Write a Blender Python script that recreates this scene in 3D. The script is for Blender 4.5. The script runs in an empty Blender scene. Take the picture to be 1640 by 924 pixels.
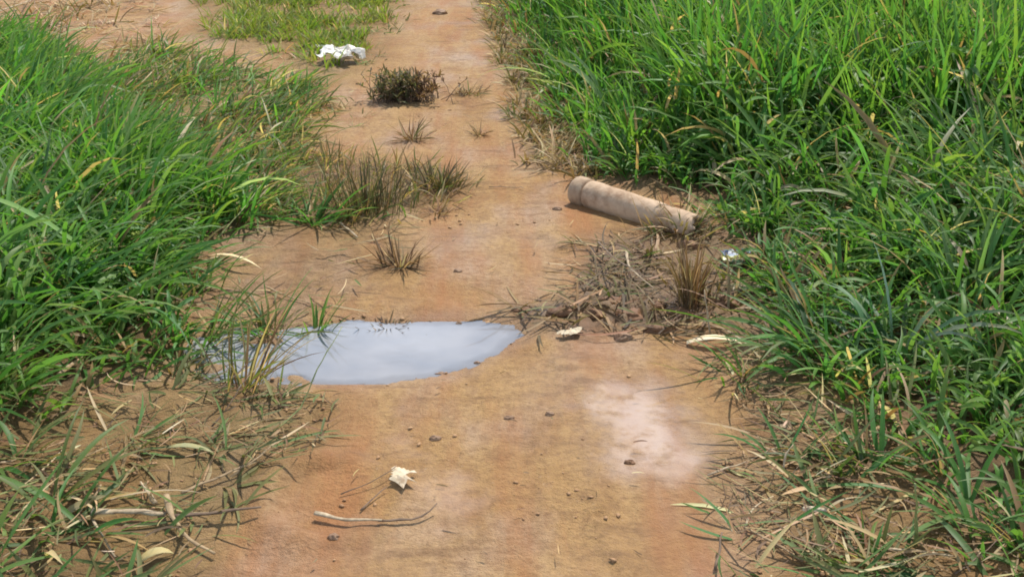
import bpy, math, random
import numpy as np
from mathutils import Vector

random.seed(7)
rng = np.random.default_rng(11)
R = math.radians
scene = bpy.context.scene
col = scene.collection

# ------------------------------------------------------------------ camera
CAM_H, PITCH, FPX, PW, PH = 1.5, R(21.8), 1900.0, 1640.0, 924.0
cam_d = bpy.data.cameras.new('camera')
cam_d.sensor_width = 36.0
cam_d.lens = 36.0 * FPX / PW
cam_d.clip_start, cam_d.clip_end = 0.05, 3000
cam = bpy.data.objects.new('camera', cam_d)
cam.location = (0, 0, CAM_H)
cam.rotation_euler = (R(90) - PITCH, 0, 0)
col.objects.link(cam)
scene.camera = cam


def G(px, py, z=0.0):
    """where the sight line through a photo point meets the height z"""
    u, v = (px - PW / 2) / FPX, -(py - PH / 2) / FPX
    dy = math.cos(PITCH) + v * math.sin(PITCH)
    dz = -math.sin(PITCH) + v * math.cos(PITCH)
    t = (z - CAM_H) / dz
    return (u * t, dy * t)


def GP(pts, extra=()):
    return np.array([G(*p) for p in pts] + list(extra))


# ------------------------------------------------------------------ noise and fields
_perm = np.random.default_rng(3).permutation(512)
_perm = np.concatenate([_perm, _perm])
_grad = np.random.default_rng(5).uniform(-1, 1, (512, 2))


def perlin(x, y):
    xi, yi = np.floor(x).astype(int), np.floor(y).astype(int)
    xf, yf = x - xi, y - yi
    u, v = xf * xf * xf * (xf * (xf * 6 - 15) + 10), yf * yf * yf * (yf * (yf * 6 - 15) + 10)

    def g(ix, iy, dx, dy):
        h = _perm[(_perm[ix & 511] + iy) & 511]
        return _grad[h, 0] * dx + _grad[h, 1] * dy
    a = g(xi, yi, xf, yf)
    b = g(xi + 1, yi, xf - 1, yf)
    c = g(xi, yi + 1, xf, yf - 1)
    d = g(xi + 1, yi + 1, xf - 1, yf - 1)
    return (a + u * (b - a)) + v * ((c + u * (d - c)) - (a + u * (b - a)))


def fbm(x, y, octv=3):
    s, a = 0.0, 1.0
    for i in range(octv):
        s = s + a * perlin(x * 2 ** i + 17.3 * i, y * 2 ** i - 9.1 * i)
        a *= 0.5
    return s


def sdist(x, y, poly):
    """signed distance to a polygon, negative inside"""
    d = np.full(x.shape, 1e9)
    ins = np.zeros(x.shape, bool)
    n = len(poly)
    for i in range(n):
        ax, ay = poly[i]
        bx, by = poly[(i + 1) % n]
        ex, ey = bx - ax, by - ay
        t = np.clip(((x - ax) * ex + (y - ay) * ey) / (ex * ex + ey * ey + 1e-12), 0, 1)
        d = np.minimum(d, np.hypot(x - ax - t * ex, y - ay - t * ey))
        c = ((ay > y) != (by > y)) & (x < (bx - ax) * (y - ay) / (by - ay + 1e-12) + ax)
        ins ^= c
    return np.where(ins, -d, d)


def smooth(a, b, v):
    t = np.clip((v - a) / (b - a), 0, 1)
    return t * t * (3 - 2 * t)


# ------------------------------------------------------------------ zones on the ground
P_PUDDLE = GP([(838, 531), (822, 516), (770, 509), (690, 509), (630, 512), (560, 507), (515, 516), (470, 520), (430, 528),
               (385, 518), (340, 524), (300, 545), (290, 575), (330, 600), (385, 612), (440, 606), (480, 612), (540, 611), (610, 608),
               (690, 598), (750, 583), (800, 559)])
P_SHEEN = GP([(962, 655), (990, 622), (1045, 612), (1080, 645), (1112, 700), (1118, 745), (1060, 765), (990, 755), (960, 715)])
P_RIGHT = GP([(800, -60), (838, 50), (888, 150), (940, 225), (985, 278), (1110, 325), (1190, 385), (1245, 440), (1250, 520),
              (1290, 590), (1400, 640), (1470, 730), (1560, 810), (1640, 890), (1700, 980)], [(3.5, 1.2), (9, 1.2), (9, 14), (2.5, 14)])
P_LEFT = GP([(-60, 690), (60, 660), (160, 645), (255, 605), (295, 540), (300, 470), (330, 405), (390, 355), (330, 290), (255, 250),
             (170, 190), (120, 120), (40, 85), (-80, 70)], [(-4.5, 8.0), (-4.5, 2.2)])
P_MID = GP([(140, 110), (240, 75), (330, 100), (420, 130), (490, 140), (500, 190), (480, 250), (450, 300), (480, 350), (400, 375), (320, 300), (230, 250)])
P_TURF = GP([(300, -80), (300, 60), (400, 80), (480, 125), (530, 140), (600, 95), (650, 10), (660, -80)])
P_TANGLE = GP([(810, 485), (900, 470), (930, 400), (990, 380), (1080, 430), (1140, 440), (1150, 540), (1060, 545), (930, 545), (840, 520)])
P_CLUMP = GP([(420, 300), (500, 255), (600, 265), (690, 275), (730, 300), (700, 335), (620, 350), (560, 368), (470, 368), (400, 355)])
P_LOWLEFT = GP([(-80, 660), (180, 640), (300, 600), (480, 625), (560, 640), (520, 720), (430, 780), (330, 850), (300, 960), (-80, 990)])
P_LOWLEFT_GREEN = GP([(-80, 650), (130, 640), (110, 720), (60, 800), (110, 860), (210, 930), (200, 1000), (-80, 1000)])
P_LOWRIGHT = GP([(1150, 570), (1260, 560), (1380, 630), (1480, 730), (1600, 860), (1660, 960), (1120, 960), (1180, 860), (1140, 780), (1190, 690)])
P_FRINGE = GP([(755, -40), (790, 60), (815, 130), (835, 200), (850, 265), (925, 290), (985, 285), (945, 215), (895, 140), (848, 40), (825, -40)])
P_LOGSIDE = GP([(940, 385), (1010, 375), (1110, 350), (1200, 390), (1250, 450), (1250, 560), (1170, 560), (1060, 520), (960, 470)])
P_UPLEFT = GP([(-80, 10), (160, -40), (260, -40), (250, 120), (130, 110), (40, 80), (-80, 70)])
P_MIDLITTER = GP([(310, 400), (420, 350), (560, 350), (650, 350), (640, 430), (560, 480), (500, 520), (330, 500)])

MOUND = G(1005, 505)
DENTS = [(1135, 640, .035, .02), (1130, 668, .03, .018), (1118, 716, .03, .016), (1150, 728, .025, .014), (1122, 792, .03, .015),
         (882, 668, .025, .012), (818, 672, .03, .012), (700, 707, .03, .012), (880, 690, .02, .01), (1000, 742, .03, .012),
         (735, 428, .03, .012), (870, 830, .03, .012), (880, 845, .02, .012), (540, 800, .09, .025), (500, 805, .08, .025)]
DENTS = [(*G(a, b), r, d) for a, b, r, d in DENTS]
_pr = np.random.default_rng(77)
for _ in range(70):
    _y = _pr.uniform(1.9, 8.5)
    _x = _pr.normal(.12, .38)
    DENTS.append((_x, _y, _pr.uniform(.012, .05), _pr.uniform(.003, .012)))
WATER_Z = -0.012


def ground_z(x, y):
    x, y = np.asarray(x, float), np.asarray(y, float)
    near = smooth(16, 9, y) * smooth(9, 5, np.abs(x))
    h = 0.022 * fbm(x * 0.9, y * 0.6, 2) + 0.012 * fbm(x * 3.1 + 5, y * 2.3, 3) * near
    # two shallow wheel tracks along the path, soft ridges along their sides
    c = 0.05 + 0.03 * np.sin(y * 0.7)
    h = h - 0.022 * np.exp(-((x - c - 0.36) / 0.11) ** 2) - 0.014 * np.exp(-((x - c + 0.1) / 0.14) ** 2) + .012 * np.exp(-((x - c - .14) / .07) ** 2)
    rough = smooth(0.25, 0.0, sdist(x, y, P_RIGHT)) + smooth(0.2, 0, sdist(x, y, P_LEFT)) + 0.6 * smooth(0.1, -0.1, sdist(x, y, P_LOWRIGHT)) \
        + 0.6 * smooth(0.1, -0.1, sdist(x, y, P_LOWLEFT)) + 0.7 * smooth(.1, -.1, sdist(x, y, P_LOGSIDE)) + .6 * smooth(.1, -.1, sdist(x, y, P_MIDLITTER))
    rough = np.clip(rough, 0, 1)
    h = h + rough * near * (0.03 * fbm(x * 7, y * 6, 3) + 0.012)
    h = h + near * .013 * fbm(x * 6.3 + 2, y * 4.1, 4) * (1 - rough)
    fine = perlin(x * 16, y * 13) * 0.6 + perlin(x * 37, y * 31) * 0.45
    h = h + near * (0.0048 + 0.008 * rough + .002 * smooth(.1, .5, perlin(x * 1.7 + 40, y * 1.2))) * fine
    # trodden lumps beside the puddle
    m = np.exp(-(((x - MOUND[0]) / 0.2) ** 2 + ((y - MOUND[1]) / 0.16) ** 2))
    h = h + m * (0.02 + 0.10 * np.clip(np.abs(fbm(x * 9, y * 7, 4)) * 1.3 - .1, -.3, 1))
    for a, b, r, d in DENTS:
        q = ((x - a) / r) ** 2 + ((y - b) / (r * 1.3)) ** 2
        h = h - d * np.exp(-q) + 0.45 * d * np.exp(-(np.sqrt(q) - 1.6) ** 2 * 4)
    s = sdist(x, y, P_SHEEN)
    k = smooth(0.06, -0.03, s)
    h = h * (1 - .85 * k) + k * (-0.008)
    # the puddle's bowl: bed below the water, bank rising just outside its outline
    s = sdist(x, y, P_PUDDLE) + 0.014 * perlin(x * 14, y * 11) + .009 * perlin(x * 33, y * 29) + .005 * perlin(x * 71, y * 63)
    bed = WATER_Z - 0.004 - 0.05 * smooth(0, -0.2, s) + 0.012 * np.clip(perlin(x * 9 + 3, y * 7), -.6, .2) * smooth(0, -.05, s)
    bed = bed + smooth(G(560, 560)[0], G(440, 560)[0], x) * 0.05 * np.clip(fbm(x * 9 + 7, y * 8, 3) + .12, -.2, 1)   # the weedy left end is broken by mud
    far = y > G(600, 560)[1]
    bank = WATER_Z + 0.002 + np.where(far, 0.16, 0.07) * np.clip(s, 0, 0.1)
    w = smooth(0.22, 0.03, s)
    h = np.where(s < 0, bed, np.maximum(h * (1 - w) + bank * w, WATER_Z + 0.002 + 0.04 * np.clip(s, 0, .4)))
    return h


def gz(x, y):
    return float(ground_z(np.array([x]), np.array([y]))[0])


# ------------------------------------------------------------------ node helpers
def newmat(name):
    m = bpy.data.materials.new(name)
    m.use_nodes = True
    nt = m.node_tree
    nt.nodes.clear()
    out = nt.nodes.new('ShaderNodeOutputMaterial')
    return m, nt, out


def N(nt, typ, **kw):
    n = nt.nodes.new(typ)
    for k, v in kw.items():
        if k.startswith('i_'):
            n.inputs[k[2:].replace('_', ' ')].default_value = v
        else:
            setattr(n, k, v)
    return n


def noise(nt, vec, scale, detail=4, rough=.55):
    n = N(nt, 'ShaderNodeTexNoise', i_Scale=scale, i_Detail=detail, i_Roughness=rough)
    nt.links.new(vec, n.inputs['Vector'])
    return n.outputs['Fac']


def ramp(nt, fac, stops):
    r = nt.nodes.new('ShaderNodeValToRGB')
    e = r.color_ramp.elements
    while len(e) < len(stops):
        e.new(0.5)
    for q, (p, c) in zip(e, stops):
        q.position = p
        q.color = (c, c, c, 1) if isinstance(c, (int, float)) else (*c, 1)
    nt.links.new(fac, r.inputs[0])
    return r.outputs[0]


def mix(nt, fac, a, b, mode='MIX'):
    n = N(nt, 'ShaderNodeMix', data_type='RGBA', blend_type=mode)
    for sock, v in ((n.inputs[0], fac), (n.inputs[6], a), (n.inputs[7], b)):
        if isinstance(v, (int, float)):
            sock.default_value = v
        elif isinstance(v, tuple):
            sock.default_value = (*v, 1)
        else:
            nt.links.new(v, sock)
    return n.outputs[2]


def mathn(nt, op, a, b=0.0, clamp=False):
    n = N(nt, 'ShaderNodeMath', operation=op, use_clamp=clamp)
    for s, v in ((n.inputs[0], a), (n.inputs[1], b)):
        if isinstance(v, (int, float)):
            s.default_value = v
        else:
            nt.links.new(v, s)
    return n.outputs[0]


# ------------------------------------------------------------------ materials
def mud_material():
    m, nt, out = newmat('laterite_mud')
    geo = N(nt, 'ShaderNodeNewGeometry')
    P = geo.outputs['Position']
    mp = N(nt, 'ShaderNodeMapping')
    mp.inputs['Scale'].default_value = (1.0, 0.55, 1)
    nt.links.new(P, mp.inputs[0])
    V = mp.outputs[0]
    wet = N(nt, 'ShaderNodeAttribute', attribute_name='wet').outputs['Fac']
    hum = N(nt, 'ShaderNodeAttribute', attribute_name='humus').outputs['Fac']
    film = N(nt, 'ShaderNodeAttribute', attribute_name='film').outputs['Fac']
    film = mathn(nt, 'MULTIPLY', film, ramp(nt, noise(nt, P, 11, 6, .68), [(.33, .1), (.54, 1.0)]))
    olv = N(nt, 'ShaderNodeAttribute', attribute_name='algae').outputs['Fac']
    n1 = noise(nt, V, 1.6, 5)
    c = ramp(nt, n1, [(.28, (.30, .158, .055)), (.42, (.375, .217, .082)), (.56, (.415, .255, .11)), (.72, (.44, .295, .165))])
    c = mix(nt, ramp(nt, noise(nt, V, 5.2, 5, .6), [(.5, 0.0), (.72, .75)]), c, (.24, .105, .040))
    c = mix(nt, ramp(nt, noise(nt, V, 3.1, 5, .6), [(.48, 0.0), (.68, .8)]), c, (.41, .275, .185))
    c = mix(nt, ramp(nt, noise(nt, P, 45, 6, .72), [(.36, .5), (.56, 0.0)]), c, (.16, .08, .034))
    c = mix(nt, ramp(nt, noise(nt, P, 110, 4, .65), [(.60, 0.0), (.74, .6)]), c, (.42, .28, .17))
    c = mix(nt, ramp(nt, noise(nt, V, 11, 6, .68), [(.52, 0.0), (.70, .55)]), c, (.21, .108, .045))
    mp2 = N(nt, 'ShaderNodeMapping')
    mp2.inputs['Scale'].default_value = (5.5, .7, 1)
    nt.links.new(P, mp2.inputs[0])
    c = mix(nt, ramp(nt, noise(nt, mp2.outputs[0], 1.0, 5, .6), [(.47, 0.0), (.66, .7)]), c, (.32, .13, .045))
    mp3 = N(nt, 'ShaderNodeMapping')
    mp3.inputs['Scale'].default_value = (2.2, 9, 1)
    nt.links.new(P, mp3.inputs[0])
    c = mix(nt, ramp(nt, noise(nt, mp3.outputs[0], 1.6, 5, .65), [(.54, 0.0), (.68, .5)]), c, (.16, .08, .036))
    c = mix(nt, mathn(nt, 'MULTIPLY', olv, ramp(nt, noise(nt, P, 9, 5, .65), [(.3, .25), (.65, .9)])), c, (.155, .112, .032))
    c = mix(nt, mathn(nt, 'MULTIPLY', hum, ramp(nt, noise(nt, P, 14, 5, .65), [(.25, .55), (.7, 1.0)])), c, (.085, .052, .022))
    cw = mix(nt, 1.0, c, (.60, .57, .56), 'MULTIPLY')
    c = mix(nt, wet, c, cw)
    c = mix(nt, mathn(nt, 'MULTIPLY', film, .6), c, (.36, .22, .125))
    b = N(nt, 'ShaderNodeBsdfPrincipled')
    nt.links.new(c, b.inputs['Base Color'])
    b.inputs['Specular IOR Level'].default_value = .3
    wn = mathn(nt, 'ADD', mathn(nt, 'MULTIPLY', noise(nt, P, 7, 4), .25), wet)
    r = N(nt, 'ShaderNodeMapRange')
    nt.links.new(wn, r.inputs[0])
    r.inputs[1].default_value, r.inputs[2].default_value, r.inputs[3].default_value, r.inputs[4].default_value = .1, 1.05, .85, .42
    nt.links.new(r.outputs[0], b.inputs['Roughness'])
    nt.links.new(mathn(nt, 'MAXIMUM', film, mathn(nt, 'MULTIPLY', wet, .0)), b.inputs['Coat Weight'])
    b.inputs['Coat Roughness'].default_value = .09
    b.inputs['Coat IOR'].default_value = 1.8
    h = mathn(nt, 'ADD', mathn(nt, 'MULTIPLY', noise(nt, P, 24, 7, .72), .8), mathn(nt, 'MULTIPLY', noise(nt, P, 120, 4, .7), .4))
    st = mathn(nt, 'SUBTRACT', 1.0, mathn(nt, 'MAXIMUM', mathn(nt, 'MULTIPLY', film, .9), mathn(nt, 'MULTIPLY', wet, .55)))
    bp = N(nt, 'ShaderNodeBump', i_Distance=.035)
    nt.links.new(mathn(nt, 'MULTIPLY', st, .8), bp.inputs['Strength'])
    nt.links.new(h, bp.inputs['Height'])
    nt.links.new(bp.outputs[0], b.inputs['Normal'])
    nt.links.new(b.outputs[0], out.inputs[0])
    return m


def water_material():
    m, nt, out = newmat('muddy_water_sky_tint')
    P = N(nt, 'ShaderNodeNewGeometry').outputs['Position']
    dep = N(nt, 'ShaderNodeAttribute', attribute_name='depth').outputs['Fac']
    c = ramp(nt, noise(nt, P, 4, 3), [(.35, (.20, .205, .225)), (.65, (.27, .265, .275))])  # silty grey, with the blue of the reflected sky painted into the diffuse colour
    d = N(nt, 'ShaderNodeBsdfDiffuse')
    nt.links.new(c, d.inputs[0])
    tr = N(nt, 'ShaderNodeBsdfTransparent')
    tr.inputs[0].default_value = (.92, .86, .76, 1)
    mx = N(nt, 'ShaderNodeMixShader')
    r = N(nt, 'ShaderNodeMapRange')
    nt.links.new(dep, r.inputs[0])
    r.inputs[1].default_value, r.inputs[2].default_value, r.inputs[3].default_value, r.inputs[4].default_value = 0.0, .010, .55, .98
    nt.links.new(r.outputs[0], mx.inputs[0])
    nt.links.new(tr.outputs[0], mx.inputs[1])
    nt.links.new(d.outputs[0], mx.inputs[2])
    bp = N(nt, 'ShaderNodeBump', i_Strength=.05, i_Distance=.01)
    nt.links.new(noise(nt, P, 12, 2), bp.inputs['Height'])
    gl = N(nt, 'ShaderNodeBsdfGlossy', i_Roughness=.05)
    nt.links.new(bp.outputs[0], gl.inputs['Normal'])
    fr = N(nt, 'ShaderNodeFresnel', i_IOR=1.45)
    nt.links.new(bp.outputs[0], fr.inputs['Normal'])
    m2 = N(nt, 'ShaderNodeMixShader')
    nt.links.new(fr.outputs[0], m2.inputs[0])
    nt.links.new(mx.outputs[0], m2.inputs[1])
    nt.links.new(gl.outputs[0], m2.inputs[2])
    nt.links.new(m2.outputs[0], out.inputs[0])
    return m


def leaf_material(name, trans=.4, rough=.42, spec=.5):
    m, nt, out = newmat(name)
    a = N(nt, 'ShaderNodeAttribute', attribute_name='tint').outputs['Color']
    P = N(nt, 'ShaderNodeNewGeometry').outputs['Position']
    c = mix(nt, ramp(nt, noise(nt, P, 26, 3), [(.35, .0), (.7, .45)]), a, mix(nt, 1.0, a, (1.25, 1.0, .65), 'MULTIPLY'))
    b = N(nt, 'ShaderNodeBsdfPrincipled', i_Roughness=rough)
    b.inputs['Specular IOR Level'].default_value = spec
    nt.links.new(c, b.inputs['Base Color'])
    t = N(nt, 'ShaderNodeBsdfTranslucent')
    nt.links.new(mix(nt, 1.0, c, (1.4, 1.5, .8), 'MULTIPLY'), t.inputs[0])
    mx = N(nt, 'ShaderNodeMixShader')
    mx.inputs[0].default_value = trans
    nt.links.new(b.outputs[0], mx.inputs[1])
    nt.links.new(t.outputs[0], mx.inputs[2])
    nt.links.new(mx.outputs[0], out.inputs[0])
    return m


def plain_material(name, c1, c2, scale=20, rough=.8, bump=.3, c3=None, dist=.004):
    m, nt, out = newmat(name)
    P = N(nt, 'ShaderNodeTexCoord').outputs['Object']
    c = ramp(nt, noise(nt, P, scale, 5, .6), [(.32, c1), (.68, c2)])
    if c3:
        c = mix(nt, ramp(nt, noise(nt, P, scale * .45, 4, .7), [(.52, 0.0), (.66, .85)]), c, c3)
    b = N(nt, 'ShaderNodeBsdfPrincipled', i_Roughness=rough)
    nt.links.new(c, b.inputs['Base Color'])
    bp = N(nt, 'ShaderNodeBump', i_Strength=bump, i_Distance=dist)
    nt.links.new(noise(nt, P, scale * 2.5, 5, .6), bp.inputs['Height'])
    nt.links.new(bp.outputs[0], b.inputs['Normal'])
    nt.links.new(b.outputs[0], out.inputs[0])
    return m


M_MUD = mud_material()
M_WATER = water_material()
M_LEAF = leaf_material('grass_leaf', .45, .5, .28)
M_DRY = leaf_material('dry_grass_leaf', .2, .65, .3)
M_BARK = plain_material('pale_weathered_wood', (.38, .255, .155), (.50, .355, .235), 15, .85, .5, (.24, .14, .075), dist=.008)
M_RING = plain_material('muddy_wood', (.25, .15, .085), (.46, .33, .21), 18, .8, .4)
M_PITH = plain_material('splintered_wood', (.50, .38, .24), (.70, .58, .42), 30, .85, .6)
M_TWIG_PALE = plain_material('bleached_stem', (.20, .135, .075), (.46, .36, .23), 45, .75, .3)
M_TWIG_TAN = plain_material('tan_stem', (.17, .105, .05), (.36, .25, .13), 45, .75, .3)
M_TWIG_DARK = plain_material('dark_stem', (.075, .045, .025), (.17, .105, .06), 45, .75, .3)
M_TWIG_GREEN = plain_material('green_stem', (.10, .13, .035), (.24, .25, .08), 45, .6, .2)
M_CLOD = plain_material('mud_clod', (.10, .046, .018), (.20, .092, .036), 28, .75, .8)
M_STONE = plain_material('brown_stone', (.15, .078, .04), (.30, .18, .10), 28, .7, .5)
M_PLASTIC = plain_material('white_plastic_film', (.44, .40, .34), (.70, .67, .61), 16, .45, .3, (.36, .25, .16))
M_PAPER = plain_material('pale_dry_leaf', (.40, .30, .18), (.62, .52, .37), 30, .7, .4, (.30, .19, .10))


def wrapper_material():
    m, nt, out = newmat('printed_wrapper')
    X = N(nt, 'ShaderNodeSeparateXYZ')
    nt.links.new(N(nt, 'ShaderNodeTexCoord').outputs['Generated'], X.inputs[0])
    P = N(nt, 'ShaderNodeTexCoord').outputs['Object']
    f = mathn(nt, 'ADD', X.outputs[1], mathn(nt, 'MULTIPLY', noise(nt, P, 30, 3), .18))
    c = ramp(nt, f, [(.30, (.10, .16, .06)), (.42, (.34, .33, .07)), (.60, (.36, .35, .10)), (.68, (.20, .25, .33)), (1.0, (.08, .11, .20))])
    b = N(nt, 'ShaderNodeBsdfPrincipled', i_Roughness=.4)
    nt.links.new(mix(nt, ramp(nt, noise(nt, P, 40, 4), [(.5, 0.0), (.7, .8)]), c, (.25, .15, .09)), b.inputs['Base Color'])
    nt.links.new(b.outputs[0], out.inputs[0])
    return m


M_WRAP = wrapper_material()


# ------------------------------------------------------------------ object helpers
def tag(o, label=None, cat=None, group=None, kind=None):
    for k, v in (('label', label), ('category', cat), ('group', group), ('kind', kind)):
        if v:
            o[k] = v
    return o


def mesh_obj(name, verts, faces, mat, loc=(0, 0, 0), parent=None, smooth_on=True, tint=None, attrs=None):
    me = bpy.data.meshes.new(name)
    v = np.asarray(verts, dtype=np.float32)
    if parent is None:
        v = v - np.array(loc, dtype=np.float32)
    else:
        v = v - np.array(parent.location, dtype=np.float32)
    if isinstance(faces, np.ndarray):
        nf, k = faces.shape
        me.vertices.add(len(v))
        me.vertices.foreach_set('co', v.ravel())
        me.loops.add(nf * k)
        me.loops.foreach_set('vertex_index', faces.astype(np.int32).ravel())
        me.polygons.add(nf)
        me.polygons.foreach_set('loop_start', np.arange(0, nf * k, k, dtype=np.int32))
        me.update(calc_edges=True)
    else:
        me.from_pydata([tuple(p) for p in v], [], faces)
        me.update()
    me.polygons.foreach_set('use_smooth', np.full(len(me.polygons), smooth_on))
    if tint is not None:
        a = me.attributes.new('tint', 'FLOAT_COLOR', 'POINT')
        a.data.foreach_set('color', np.c_[tint, np.ones(len(tint))].astype(np.float32).ravel())
    for k, arr in (attrs or {}).items():
        a = me.attributes.new(k, 'FLOAT', 'POINT')
        a.data.foreach_set('value', np.asarray(arr, dtype=np.float32))
    me.materials.append(mat)
    o = bpy.data.objects.new(name, me)
    col.objects.link(o)
    if parent is not None:
        o.parent = parent
    else:
        o.location = loc
    return o


def empty(name, loc):
    o = bpy.data.objects.new(name, None)
    o.empty_display_size = .05
    o.location = loc
    col.objects.link(o)
    return o


# ------------------------------------------------------------------ ground and puddle
def axis(segs):
    out = [segs[0][0]]
    for a, b, st in segs:
        n = max(1, int(round((b - a) / st)))
        out += list(np.linspace(a, b, n + 1)[1:])
    return np.array(out)


xs = axis([(-400, -60, 40), (-60, -10, 5), (-10, -3.2, .4), (-3.2, -1.4, .04), (-1.4, 1.6, .0115), (1.6, 3.4, .04), (3.4, 10, .4), (10, 60, 5), (60, 400, 40)])
ys = axis([(-100, -10, 15), (-10, 0, 1), (0, 1.7, .1), (1.7, 4.6, .0125), (4.6, 7.5, .022), (7.5, 13, .05), (13, 20, .4), (20, 70, 4), (70, 800, 50)])
X, Y = np.meshgrid(xs, ys)
X, Y = X.ravel(), Y.ravel()
Z = ground_z(X, Y)
nx, ny = len(xs), len(ys)
ii = (np.arange(ny - 1)[:, None] * nx + np.arange(nx - 1)[None, :]).ravel()
F = np.stack([ii, ii + 1, ii + nx + 1, ii + nx], 1)
sp = sdist(X, Y, P_PUDDLE)
ss = sdist(X, Y, P_SHEEN)
wob = fbm(X * 2.2, Y * 1.6, 3)
wet = np.clip(1.0 * smooth(.10, -.01, sp + .06 * wob), 0, 1) * .75
wet = np.maximum(wet, .8 * smooth(.05, -.1, sdist(X, Y, P_TANGLE) + .08 * wob))
wet = np.maximum(wet, .5 * smooth(.16, -.05, ss + .12 * wob))
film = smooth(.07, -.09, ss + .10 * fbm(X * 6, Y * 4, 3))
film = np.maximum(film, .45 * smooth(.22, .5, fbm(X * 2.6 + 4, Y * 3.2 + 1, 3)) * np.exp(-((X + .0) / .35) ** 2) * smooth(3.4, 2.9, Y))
tracks = np.exp(-((X - .28) / .28) ** 2) * smooth(5.2, 3.0, Y)
wet = np.maximum(wet, .45 * smooth(.0, .45, wob + .15) * tracks)
wet = np.maximum(wet, .5 * smooth(.08, -.1, sdist(X, Y, P_LOGSIDE) + .12 * wob))
wet = np.maximum(wet, .7 * smooth(.08, .4, fbm(X * 1.8 + 9, Y * 1.5, 3)) * np.exp(-((X + .05) / .5) ** 2))
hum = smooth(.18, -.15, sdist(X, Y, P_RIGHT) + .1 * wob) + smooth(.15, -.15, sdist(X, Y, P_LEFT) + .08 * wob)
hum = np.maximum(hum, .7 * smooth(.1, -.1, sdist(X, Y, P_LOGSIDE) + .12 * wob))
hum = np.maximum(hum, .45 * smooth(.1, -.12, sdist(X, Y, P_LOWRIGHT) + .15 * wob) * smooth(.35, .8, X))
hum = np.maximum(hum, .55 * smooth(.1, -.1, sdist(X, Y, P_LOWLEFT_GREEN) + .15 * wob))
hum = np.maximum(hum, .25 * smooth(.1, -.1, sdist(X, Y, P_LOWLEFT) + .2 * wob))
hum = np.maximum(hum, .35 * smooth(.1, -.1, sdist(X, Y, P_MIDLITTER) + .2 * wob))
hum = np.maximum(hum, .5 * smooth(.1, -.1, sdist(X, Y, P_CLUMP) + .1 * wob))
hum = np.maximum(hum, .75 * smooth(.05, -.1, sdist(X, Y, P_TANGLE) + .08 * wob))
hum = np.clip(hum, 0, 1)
alg = .75 * smooth(.12, -.1, sdist(X, Y, P_LOWLEFT) + .12 * wob)
alg = np.maximum(alg, .8 * smooth(.2, -.15, sdist(X, Y, P_TURF) + .1 * wob))
alg = np.maximum(alg, .7 * smooth(.15, -.15, sdist(X, Y, P_MID) + .1 * wob))
alg = np.maximum(alg, .6 * smooth(.2, -.1, sdist(X, Y, P_CLUMP) + .1 * wob))
alg = np.maximum(alg, .45 * smooth(.1, -.15, sdist(X, Y, P_LOWRIGHT) + .15 * wob))
alg = np.maximum(alg, .7 * smooth(.1, -.1, sdist(X, Y, P_FRINGE) + .05 * wob))
far = (np.abs(X) > 9) | (Y > 14)
alg[far] = 1.0
g = mesh_obj('ground', np.stack([X, Y, Z], 1), F, M_MUD, attrs={'wet': wet, 'film': film, 'humus': hum, 'algae': np.clip(alg, 0, 1)})
tag(g, kind='structure')

lo, hi = P_PUDDLE.min(0) - .06, P_PUDDLE.max(0) + .06
gx, gy = np.arange(lo[0], hi[0], .008), np.arange(lo[1], hi[1], .009)
WX, WY = np.meshgrid(gx, gy)
WX, WY = WX.ravel(), WY.ravel()
dep = WATER_Z - ground_z(WX, WY)
wi = (np.arange(len(gy) - 1)[:, None] * len(gx) + np.arange(len(gx) - 1)[None, :]).ravel()
WF = np.stack([wi, wi + 1, wi + len(gx) + 1, wi + len(gx)], 1)
WF = WF[(dep[WF].max(1) > -.012) & (sdist(WX, WY, P_PUDDLE)[WF].min(1) < .05)]
used, inv = np.unique(WF, return_inverse=True)
w = mesh_obj('puddle', np.stack([WX, WY, np.full(len(WX), WATER_Z)], 1)[used], inv.reshape(-1, 4), M_WATER, smooth_on=True,
             attrs={'depth': np.maximum(dep, 0)[used]})
tag(w, kind='structure')

# ------------------------------------------------------------------ grass blades
SEG = 7


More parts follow.
